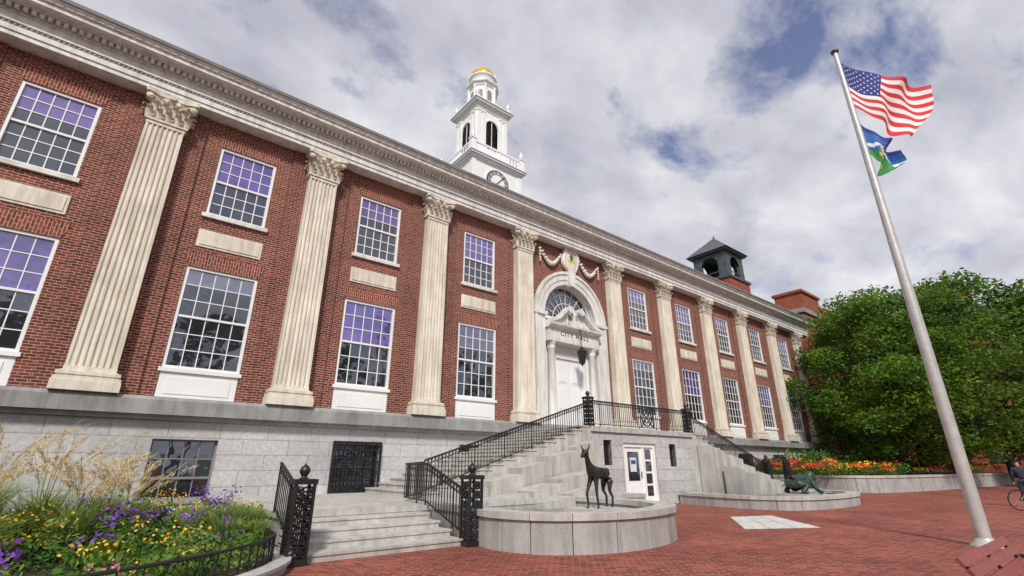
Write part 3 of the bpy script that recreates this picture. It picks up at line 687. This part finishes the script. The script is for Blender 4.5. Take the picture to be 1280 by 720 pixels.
tree("locust_tree",61,7.5,.6,17.5,9.8,130,380,.19,'leaf',.36,.08,(0,0),.18)
tree("park_tree",95,-2,0,19,10,50,200,.4,'leafd',.4,.15)
for i,(x,y,h) in enumerate(((-24,-30,19),(-8,-34,17),(6,-32,20),(20,-36,18),(36,-31,20),(52,-35,19),(70,-30,18),(-40,-30,20))):
    tree("park_tree",x,y,0,h,8,34,120,.5,'leafd',.4,.2)
fl=MB()
for k in range(130):
    t=random.random(); i=min(len(wp)-2,int((6+ t*t*(len(wp)-8)))); p=wp[i]
    off=random.uniform(.5,5.0); x=p[0]+random.uniform(-1,1)+off*.3; y=p[1]+off
    h=random.uniform(.25,.5)+off*.10
    leaf_cloud(fl,(x,y,.95+h*.5),(.75,.6,h*.7),130,.07,'bedleaf',.4)
    col=random.choice(['red','yellow','yellow','orange','red','bronzeleaf','bedleaf'])
    leaf_cloud(fl,(x,y,.95+h*1.0),(.6,.5,h*.35),80,.06,col,.8)
fl.build("flower_bed")
fl=MB()
for k in range(30):
    x=random.uniform(38,58); y=random.uniform(13.3,17.2); leaf_cloud(fl,(x,y,1.6),(1.3,1.2,1.2),260,.13,random.choice(['bedleaf','leafd','leaf']),.5)
fl.build("shrub_mass")
ins=lambda x,y: y> np.interp(x,[p[0] for p in path[::-1]],[p[1] for p in path[::-1]])+.35 if x<2.3 else y>10.7
fl=MB()
cnt=0
while cnt<340:
    x=random.uniform(-7,2.7); y=random.uniform(6.6,15.8)
    if not ins(x,y): continue
    cnt+=1; h=random.uniform(.15,.55)+max(0,(y-9))*.03
    sz=random.choice((.028,.04,.055,.075))
    leaf_cloud(fl,(x,y,.1+h*.55),(.36,.36,h*.62),int(8.5/sz),sz,random.choice(['bedleaf','bedleaf','leafd','leafd','blade']),random.choice((.25,.45)),.2)
    q=math.sin(x*1.9+y*.8)+math.sin(y*1.7-x*.6)+random.uniform(-.7,.7)
    top=.1+h*1.1
    if q>.75: leaf_cloud(fl,(x,y,top),(.34,.34,h*.25),34,.021,'yellow',.9,.6)
    elif q<-.55: leaf_cloud(fl,(x,y,top),(.28,.28,h*.32),46,.027,'purple',.9,.4)
    elif q<-.3: leaf_cloud(fl,(x,y,top),(.3,.3,h*.3),26,.02,'pink' if random.random()<.5 else 'orange',.9,.5)
    elif random.random()<.25: leaf_cloud(fl,(x,y,top),(.38,.38,h*.3),18,.015,'whitef',.9,.5)
fl.build("garden_flowers")
def grass(mb,x,y,z,h,n,spread,w=.008,mat='blade',plume=0):
    for i in range(n):
        a=random.uniform(0,2*math.pi); l=h*random.uniform(.55,1.05); s=spread*random.uniform(.2,1)*l
        bx=x+random.gauss(0,.10);by=y+random.gauss(0,.10); dx,dy=math.cos(a),math.sin(a)
        P=[];ww=w
        for t in (0,.3,.6,.85,1):
            r=s*t*t; zz=z+l*(t-.28*t*t*t*spread*1.6)
            hw=ww*(1-t*.85); P.append((bx+dx*r-dy*hw,by+dy*r+dx*hw,zz)); P.append((bx+dx*r+dy*hw,by+dy*r-dx*hw,zz))
        mb.mesh(P,[(2*k,2*k+1,2*k+3,2*k+2) for k in range(4)],mat)
    for i in range(plume):
        a=random.uniform(0,2*math.pi); l=h*random.uniform(.95,1.35); s=spread*.75*l*random.uniform(.1,1); dx,dy=math.cos(a),math.sin(a)
        p0=Vector((x,y,z)); p1=Vector((x+dx*s*.45,y+dy*s*.45,z+l*.72)); p2=Vector((x+dx*s,y+dy*s,z+l*.98))
        mb.bar(p0,p1,.005,mat,3); mb.bar(p1,p2,.004,'plume',3)
        n=110; t=rng.random(n); base=np.array(p1)[None]*(1-t[:,None])+np.array(p2)[None]*t[:,None]; base[:,0]+=dx*.22*t**2; base[:,1]+=dy*.22*t**2; base[:,2]-=.06*t**3
        P=base+rng.normal(size=(n,3))*(.006+.017*np.sin(np.pi*t))[:,None]
        D=np.tile(np.array([dx*.6,dy*.6,.6]),(n,1))+rng.normal(size=(n,3))*.25; D/=np.linalg.norm(D,axis=1,keepdims=True)
        S=np.cross(D,rand_dirs(n)); mb.quads(P,D*.034,S*.007,'plume')
gm=MB()
for x,y,h in ((-1.7,11.2,1.45),(-.7,12.3,1.6),(-2.7,12.6,1.75),(-.15,11.3,1.25),(-3.6,11.4,1.6),(-1.2,10.0,1.2),(-4.6,12.8,1.75),(-1.6,13.6,1.8),(.2,13.2,1.4),(-2.4,10.4,1.3),(.55,12.3,1.2)):
    grass(gm,x,y,.1,h,430,.80,.011,plume=17)
gm.build("ornamental_grass")
gm=MB()
for x,y,h in ((2.1,11.3,1.0),(2.4,12.2,.95),(1.6,12.1,.95),(1.9,10.4,.8),(2.3,10.2,.75),(1.3,11.2,.85),(2.45,11.4,.9)):
    grass(gm,x,y,.1,h,560,.7,.008)
gm.build("fountain_grass")
# ------------------------------------------------------------------ other buildings
fs=empty("fire_station"); mb=MB()
mb.box(57,84,19.5,44,0,17.6,'brick2'); mb.box(56.8,84.2,19.3,44.2,17.6,18.1,'granite3')
mb.box(59,64,20,23,18.1,20.6,'brick2'); mb.box(58.8,64.2,19.8,23.2,20.6,20.9,'brick2'); mb.box(66,69,20,22,18.1,20.0,'brick2')
for i in range(6):
    for z in (2.5,7.5,12.5):
        x=59+i*4.2; mb.box(x,x+1.6,19.38,19.52,z,z+2.8,'dark'); mb.box(x-.1,x+1.7,19.3,19.5,z-.25,z,'granite'); mb.box(x-.1,x+1.7,19.35,19.5,z+2.8,z+3.1,'granite')
mb.build("walls",fs)
mb=MB(); cx,cy=60.6,30
mb.box(cx-2.6,cx+2.6,cy-2.6,cy+2.6,15,24.6,'brick2'); mb.box(cx-2.8,cx+2.8,cy-2.8,cy+2.8,24.6,24.95,'copper')
for ax in range(4):
    ang=ax*math.pi/2; O=Vector((math.sin(ang),-math.cos(ang),0)); S=Vector((math.cos(ang),math.sin(ang),0)); C=Vector((cx,cy,0)); Z=Vector((0,0,1)); B=2.3;r=1.15;zs=27;z0=24.95;z1=28.7
    P=lambda s_,o_,z_: C+S*s_+O*o_+Z*z_
    for sg in (-1,1):
        for off in (0,-.35):
            mb.poly([P(sg*(B),B+off,z0),P(sg*r,B+off,z0),P(sg*r,B+off,zs)]+[P(sg*r*math.cos(t),B+off,zs+r*math.sin(t)) for t in np.linspace(.15,math.pi/2,7)]+[P(0,B+off,z1),P(sg*B,B+off,z1)],'copper')
        mb.poly([P(sg*r,B,z0),P(sg*r,B-.35,z0),P(sg*r,B-.35,zs),P(sg*r,B,zs)],'copper')
    mb.bar(P(-r,B-.1,z0+.9),P(r,B-.1,z0+.9),.07,'copper')
mb.box(cx-2.75,cx+2.75,cy-2.75,cy+2.75,28.6,28.85,'copper')
mb.mesh([(cx-3,cy-3,28.86),(cx+3,cy-3,28.86),(cx+3,cy+3,28.86),(cx-3,cy+3,28.86),(cx,cy,31.9)],[(0,1,4),(1,2,4),(2,3,4),(3,0,4),(0,3,2,1)],'roof')
mb.lathe((cx,cy,31.8),[(.1,0),(.15,.15),(.05,.3),(0,.6)],8,'copper')
mb.build("bell_cupola",fs)
nb=MB(); nb.box(88,120,9,32,0,22,'brick2'); nb.box(87.8,120,8.8,32.2,22,22.6,'granite3'); nb.box(90,93,9.5,12,22.6,25,'brick2')
for i in range(6):
    for z in (2,6.5,11,15.5):
        nb.box(90+i*4.5,91.8+i*4.5,8.9,9.02,z,z+2.6,'dark'); nb.box(87.86,88.02,11+i*3.4,12.6+i*3.4,z,z+2.6,'dark')
nb.build("brick_building")
# ------------------------------------------------------------------ flagpole and flags
fp=MB(); FX,FY=14.12,2.49
fp.bar((FX,FY,0),(FX,FY,5),.125,'steel',20,.115,True); fp.bar((FX,FY,5),(FX,FY,12.85),.115,'steel',20,.06,True)
fp.lathe((FX,FY,0),[(.26,0),(.26,.03),(.17,.1),(.135,.16)],20,'steel')
fp.lathe((FX,FY,12.85),[(.09,0),(.1,.04),(.11,.07),(.05,.12),(0,.15)],14,'bronze')
fp.bar((FX+.09,FY-.05,12.75),(FX+.16,FY-.05,1.2),.006,'iron',3)
fp.build("flagpole")
Rt=Vector((math.cos(math.radians(38.62)),-math.sin(math.radians(38.62)),0)); Fd=Vector((Rt.y*-1,Rt.x,0))
def flagpt(c,s,t,amp,o=.07):
    a=Vector(c[0]).lerp(Vector(c[2]),s); b=Vector(c[1]).lerp(Vector(c[3]),s); p=a.lerp(b,t)
    dz=-.16*math.sin(math.pi*s)*(1-t*.3)
    off=amp*(math.sin(s*9+t*2.2)+.5*math.sin(s*17-t*3))*(.15+s)
    v=Vector((FX,FY,0))+Rt*(p.x+o+.12*math.sin(t*6+s*5)*s)+Fd*off; v.z=p.y+dz+.07*math.sin(s*10+t*3)*s; return v
fm=MB(); C=((0,12.5),(0,10.95),(2.5,11.72),(1.35,9.8)); NSg=40
for i in range(13):
    for j in range(NSg):
        t0,t1,s0,s1=i/13,(i+1)/13,j/NSg,(j+1)/NSg
        mat='flagblue' if (i<7 and j<16) else ('flagred' if i%2==0 else 'flagwhite')
        fm.poly([flagpt(C,s0,t0,.16),flagpt(C,s1,t0,.16),flagpt(C,s1,t1,.16),flagpt(C,s0,t1,.16)],mat,True)
for r in range(9):
    for k in range(6 if r%2==0 else 5):
        s=(.4/12)*(1+2*k+(r%2)); t=(7/13)*(r+1)/10; c0=flagpt(C,s,t,.16); du=(flagpt(C,s+.01,t,.16)-c0).normalized(); dv=(flagpt(C,s,t+.01,.16)-c0).normalized(); nn=du.cross(dv).normalized()
        for sd in (-1,1):
            fm.poly([c0+nn*.006*sd+(du*math.cos(math.pi*q/5)+dv*math.sin(math.pi*q/5))*(.032 if q%2==0 else .014) for q in range(10)],'flagwhite')
fm.build("american_flag")
fm=MB(); C=((0,10.5),(0,9.4),(1.0,9.5),(.38,8.65))
for i in range(16):
    for j in range(20):
        t0,t1,s0,s1=i/16,(i+1)/16,j/20,(j+1)/20; s=(s0+s1)/2;t=(t0+t1)/2
        m='flagsky'
        if t>.55+.12*math.sin(s*7): m='flaggreen'
        if abs(t-.42-.1*math.sin(s*9))<.05: m='flagwhite'
        if (s-.5)**2+(t-.75)**2<.02: m='flagyel'
        if s<.12 or t<.12: m='flagblue'
        fm.poly([flagpt(C,s0,t0,.2),flagpt(C,s1,t0,.2),flagpt(C,s1,t1,.2),flagpt(C,s0,t1,.2)],m,True)
fm.build("city_flag")
# ------------------------------------------------------------------ bench
bn=MB(); bx0,bx1=5.35,7.3; by=.60
prof=[(by-.28,.42),(by-.18,.44),(by-.08,.44),(by+.02,.43),(by+.12,.42),(by+.22,.43),(by+.32,.47),(by+.39,.55),(by+.44,.64),(by+.48,.73),(by+.53,.80)]
for i,(y,z) in enumerate(prof):
    a=Vector(prof[max(0,i-1)]);b=Vector(prof[min(len(prof)-1,i+1)]); d=(b-a).normalized(); n=Vector((-d.y,d.x)); c=Vector((y,z))
    q=[c-d*.036-n*.014,c+d*.036-n*.014,c+d*.036+n*.014,c-d*.036+n*.014]
    bn.prism([(p.x,p.y) for p in q],bx0,bx1,'wood')
for x in (bx0+.12,(bx0+bx1)/2,bx1-.12):
    for i in range(len(prof)-1):
        bn.bar((x,prof[i][0],prof[i][1]-.03),(x,prof[i+1][0],prof[i+1][1]-.03),.02,'iron')
    bn.bar((x,by-.25,.4),(x,by-.3,0),.025,'iron'); bn.bar((x,by+.3,.42),(x,by+.42,0),.025,'iron'); bn.bar((x,by-.28,.12),(x,by+.38,.12),.018,'iron')
for x in (bx0+.06,bx1-.06):
    bn.bar((x,by-.26,.42),(x,by-.26,.64),.018,'iron'); bn.bar((x,by-.28,.64),(x,by+.45,.68),.02,'iron')
bn.build("park_bench")
# ------------------------------------------------------------------ skin figures
def skin(name,verts,edges,mat,sub=2,parent=None,root=0):
    me=bpy.data.meshes.new(name); me.from_pydata([v[:3] for v in verts],edges,[]); o=bpy.data.objects.new(name,me); sc.collection.objects.link(o)
    md=o.modifiers.new("skin",'SKIN')
    if not me.skin_vertices:
        bpy.context.view_layer.objects.active=o; o.select_set(True); bpy.ops.mesh.customdata_skin_add()
    sd=me.skin_vertices[0].data
    for i,v in enumerate(verts):
        r=v[3]; sd[i].radius=(r,v[4] if len(v)>4 else r); sd[i].use_root=(i==root)
    s=o.modifiers.new("sub",'SUBSURF'); s.levels=sub; s.render_levels=sub; md.use_smooth_shade=True
    me.materials.append(M[mat]); 
    if parent: o.parent=parent
    return o
def place(vs,x,y,z,rot,s=1):
    out=[]
    for v in vs:
        c,s_=math.cos(rot),math.sin(rot); out.append((x+(v[0]*c-v[1]*s_)*s,y+(v[0]*s_+v[1]*c)*s,z+v[2]*s)+tuple(r*s for r in v[3:]))
    return out
deer=[(0,0,.80,.13),(.25,0,.84,.15),(-.25,0,.84,.13),(.42,0,.93,.12),(.52,0,1.08,.075),(.56,0,1.22,.06),(.66,0,1.27,.065),(.82,0,1.20,.035),
 (.32,.09,.62,.06),(.36,.11,.36,.035),(.30,.11,.06,.025),(.34,.11,.0,.035),
 (.34,-.09,.62,.06),(.46,-.11,.36,.035),(.42,-.11,.06,.025),(.46,-.11,.0,.035),
 (-.32,.10,.60,.085),(-.24,.12,.40,.045),(-.38,.12,.24,.03),(-.34,.12,.0,.035),
 (-.34,-.10,.60,.085),(-.32,-.12,.40,.045),(-.48,-.12,.26,.03),(-.46,-.12,.0,.035),
 (-.40,0,.90,.05),(-.48,0,.82,.02),
 (.60,.09,1.40,.022),(.60,.14,1.5,.012),(.60,-.09,1.40,.022),(.60,-.14,1.5,.012)]
de=[(0,1),(0,2),(1,3),(3,4),(4,5),(5,6),(6,7),(1,8),(8,9),(9,10),(10,11),(1,12),(12,13),(13,14),(14,15),(2,16),(16,17),(17,18),(18,19),(2,20),(20,21),(21,22),(22,23),(2,24),(24,25),(6,26),(26,27),(6,28),(28,29)]
skin("bronze_animal_statue",place(deer,8.66,7.72,.66,math.radians(190),.86),de,'bronze')
frog=[(0,0,.38,.30),(.35,0,.50,.24),(.58,0,.62,.20),(.80,0,.58,.13),(-.35,0,.34,.26),(-.55,0,.26,.12),
 (.40,.28,.34,.12),(.50,.40,.10,.08),(.68,.42,.04,.07),(.40,-.28,.34,.12),(.50,-.40,.10,.08),(.68,-.42,.04,.07),
 (-.30,.30,.38,.15),(-.02,.46,.30,.11),(-.34,.46,.08,.08),(-.10,.50,.04,.07),(-.30,-.30,.38,.15),(-.02,-.46,.30,.11),(-.34,-.46,.08,.08),(-.10,-.50,.04,.07),
 (.55,.12,.82,.07),(.55,-.12,.82,.07)]
fe=[(0,1),(1,2),(2,3),(0,4),(4,5),(1,6),(6,7),(7,8),(1,9),(9,10),(10,11),(4,12),(12,13),(13,14),(14,15),(4,16),(16,17),(17,18),(18,19),(2,20),(2,21)]
skin("bronze_creature_statue",place(frog,22.3,9.15,.48,math.radians(-25),1.0),fe,'verdigris')
def person(name,x,y,rot,top='cloth',bot='jean'):
    e=empty(name)
    body=[(0,0,1.0,.15,.11),(0,0,1.2,.14,.10),(0,0,1.38,.17,.10),(0,0,1.47,.08),(-.19,0,1.42,.065),(.19,0,1.42,.065),(-.25,.02,1.15,.05),(.25,-.02,1.15,.05),(-.24,.12,.93,.04),(.26,.08,.93,.04)]
    skin("torso",place(body,x,y,0,rot),[(0,1),(1,2),(2,3),(2,4),(2,5),(4,6),(6,8),(5,7),(7,9)],top,2,e)
    legs=[(0,0,1.0,.14,.11),(-.10,0,.88,.10),(.10,0,.88,.10),(-.11,.08,.48,.065),(.12,-.06,.48,.065),(-.11,-.02,.08,.045),(.12,-.2,.10,.045),(-.11,.10,.04,.04),(.12,-.10,.04,.04)]
    skin("legs",place(legs,x,y,0,rot),[(0,1),(0,2),(1,3),(3,5),(5,7),(2,4),(4,6),(6,8)],bot,2,e)
    hd=[(0,0,1.47,.05),(0,.01,1.56,.07,.08),(0,.02,1.66,.085,.10),(0,.0,1.73,.06,.07),(0,.11,1.62,.018)]
    skin("head",place(hd,x,y,0,rot),[(0,1),(1,2),(2,3),(2,4)],'skin',2,e)
    hr=[(0,-.03,1.66,.09,.10),(0,-.02,1.74,.075,.09)]
    skin("hair",place(hr,x,y,0,rot),[(0,1)],'hair',2,e)
    for sx,hx,hy in ((-1,-.24,.13),(1,.26,.09)):
        hv=[(hx,hy,.93,.03,.02),(hx,hy+.01,.86,.036,.018)]+[(hx+(k-1.5)*.017,hy+.02,.80-.01*(k in(1,2)),.009) for k in range(4)]+[(hx-(.04*sx),hy+.03,.86,.01)]
        skin("hand",place(hv,x,y,0,rot),[(0,1)]+[(1,2+k) for k in range(4)]+[(0,6)],'skin',1,e)
    return e
person("pedestrian",28.8,3.38,math.radians(-70))
bk=MB(); BX,BY=26.6,2.93; u=Vector((.62,-.78,0))
def bp(a,z): p=Vector((BX,BY,0))+u*a; return (p.x,p.y,z)
for c in (-.52,.52):
    pts=[bp(c+.34*math.cos(t),.35+.34*math.sin(t)) for t in np.linspace(0,2*math.pi,21)]
    for i in range(20): bk.bar(pts[i],pts[i+1],.022,'iron',5)
    for i in range(0,20,2): bk.bar(bp(c,.35),pts[i],.003,'steel',3)
for a,b in (((-.52,.35),(-.1,.3)),((-.52,.35),(-.18,.8)),((-.18,.8),(-.1,.3)),((-.2,.85),(.36,.82)),((-.1,.3),(.36,.78)),((.34,.95),(.52,.35)),((-.18,.8),(-.22,.98)),((.34,.95),(.33,1.05))):
    bk.bar(bp(*a),bp(*b),.018,'iron',6)
bk.bar(bp(-.34,.99),bp(-.1,.98),.05,'iron',6); n=Vector((.78,.62,0))
p=Vector(bp(.33,1.05)); bk.bar(p-n*.28,p+n*.28,.015,'iron',6)
bk.build("bicycle")
# ------------------------------------------------------------------ camera, sun, world
cam=bpy.data.cameras.new("camera"); co=bpy.data.objects.new("camera",cam); sc.collection.objects.link(co)
cam.sensor_width=36; cam.lens=598.5/1280*36; cam.clip_end=3000; cam.clip_start=.05
co.location=(0,0,1.5); co.rotation_euler=(math.radians(90+20.45),0,math.radians(-38.62)); sc.camera=co
EL,AZ=math.radians(42),math.radians(218)
sd=Vector((math.sin(AZ)*math.cos(EL),math.cos(AZ)*math.cos(EL),math.sin(EL)))
sl=bpy.data.lights.new("sun",'SUN'); so=bpy.data.objects.new("sun",sl); sc.collection.objects.link(so)
sl.energy=3.5; sl.angle=math.radians(8); sl.color=(1,.96,.90)
so.rotation_euler=(-sd).to_track_quat('-Z','Y').to_euler()
w=bpy.data.worlds.new("World"); sc.world=w; w.use_nodes=True; nt=w.node_tree
bg=nt.nodes["Background"]; bg.inputs[1].default_value=.1
sky=nt.nodes.new("ShaderNodeTexSky"); sky.sky_type='NISHITA'; sky.sun_disc=False; sky.sun_elevation=EL; sky.sun_rotation=AZ
tc=nt.nodes.new("ShaderNodeTexCoord"); sp=nt.nodes.new("ShaderNodeSeparateXYZ"); lk(nt,tc.outputs["Generated"],sp.inputs[0])
def mth(op,a,b=None):
    n=nt.nodes.new("ShaderNodeMath"); n.operation=op
    for i,s in enumerate((a,b)):
        if s is None: continue
        if isinstance(s,(int,float)): n.inputs[i].default_value=s
        else: lk(nt,s,n.inputs[i])
    return n.outputs[0]
zz=mth('ADD',mth('MAXIMUM',sp.outputs[2],0.0),.40)
cc=nt.nodes.new("ShaderNodeCombineXYZ"); lk(nt,mth('DIVIDE',sp.outputs[0],zz),cc.inputs[0]); lk(nt,mth('DIVIDE',sp.outputs[1],zz),cc.inputs[1])
mp=nt.nodes.new("ShaderNodeMapping"); mp.inputs["Rotation"].default_value=(0,0,.6); mp.inputs["Scale"].default_value=(1,1.25,1); mp.inputs["Location"].default_value=(2.82,2.0,0); lk(nt,cc.outputs[0],mp.inputs[0])
n1=noise(nt,mp.outputs[0],2.6,10,.6,.15); n2=noise(nt,mp.outputs[0],4.6,9,.55,.2); n3=noise(nt,mp.outputs[0],1.3,3,.5,0)
mask=ramp(nt,n1,[(.335,(0,0,0)),(.45,(1,1,1))])
ccol=ramp(nt,n2,[(.30,(.58,.59,.67)),(.5,(.80,.81,.86)),(.66,(1,1,1))])
big=ramp(nt,n3,[(.3,(.80,.80,.84)),(.6,(1,1,1))])
hz=ramp(nt,sp.outputs[2],[(.0,(1.0,1.0,1.0)),(.75,(.80,.80,.83))])
ccol=mul(nt,mul(nt,ccol,big),hz)
vm=nt.nodes.new("ShaderNodeVectorMath"); vm.operation='SCALE'; vm.inputs[3].default_value=10.0; lk(nt,ccol,vm.inputs[0])
v2=nt.nodes.new("ShaderNodeVectorMath"); v2.operation='MULTIPLY'; v2.inputs[1].default_value=(1.8,1.45,1.5); lk(nt,sky.outputs[0],v2.inputs[0])
mx=nt.nodes.new("ShaderNodeMix"); mx.data_type='RGBA'; lk(nt,mask,mx.inputs[0]); lk(nt,v2.outputs[0],mx.inputs[6]); lk(nt,vm.outputs[0],mx.inputs[7]); lk(nt,mx.outputs[2],bg.inputs[0])
sc.view_settings.view_transform='Standard'; sc.view_settings.look='None'; sc.view_settings.exposure=0
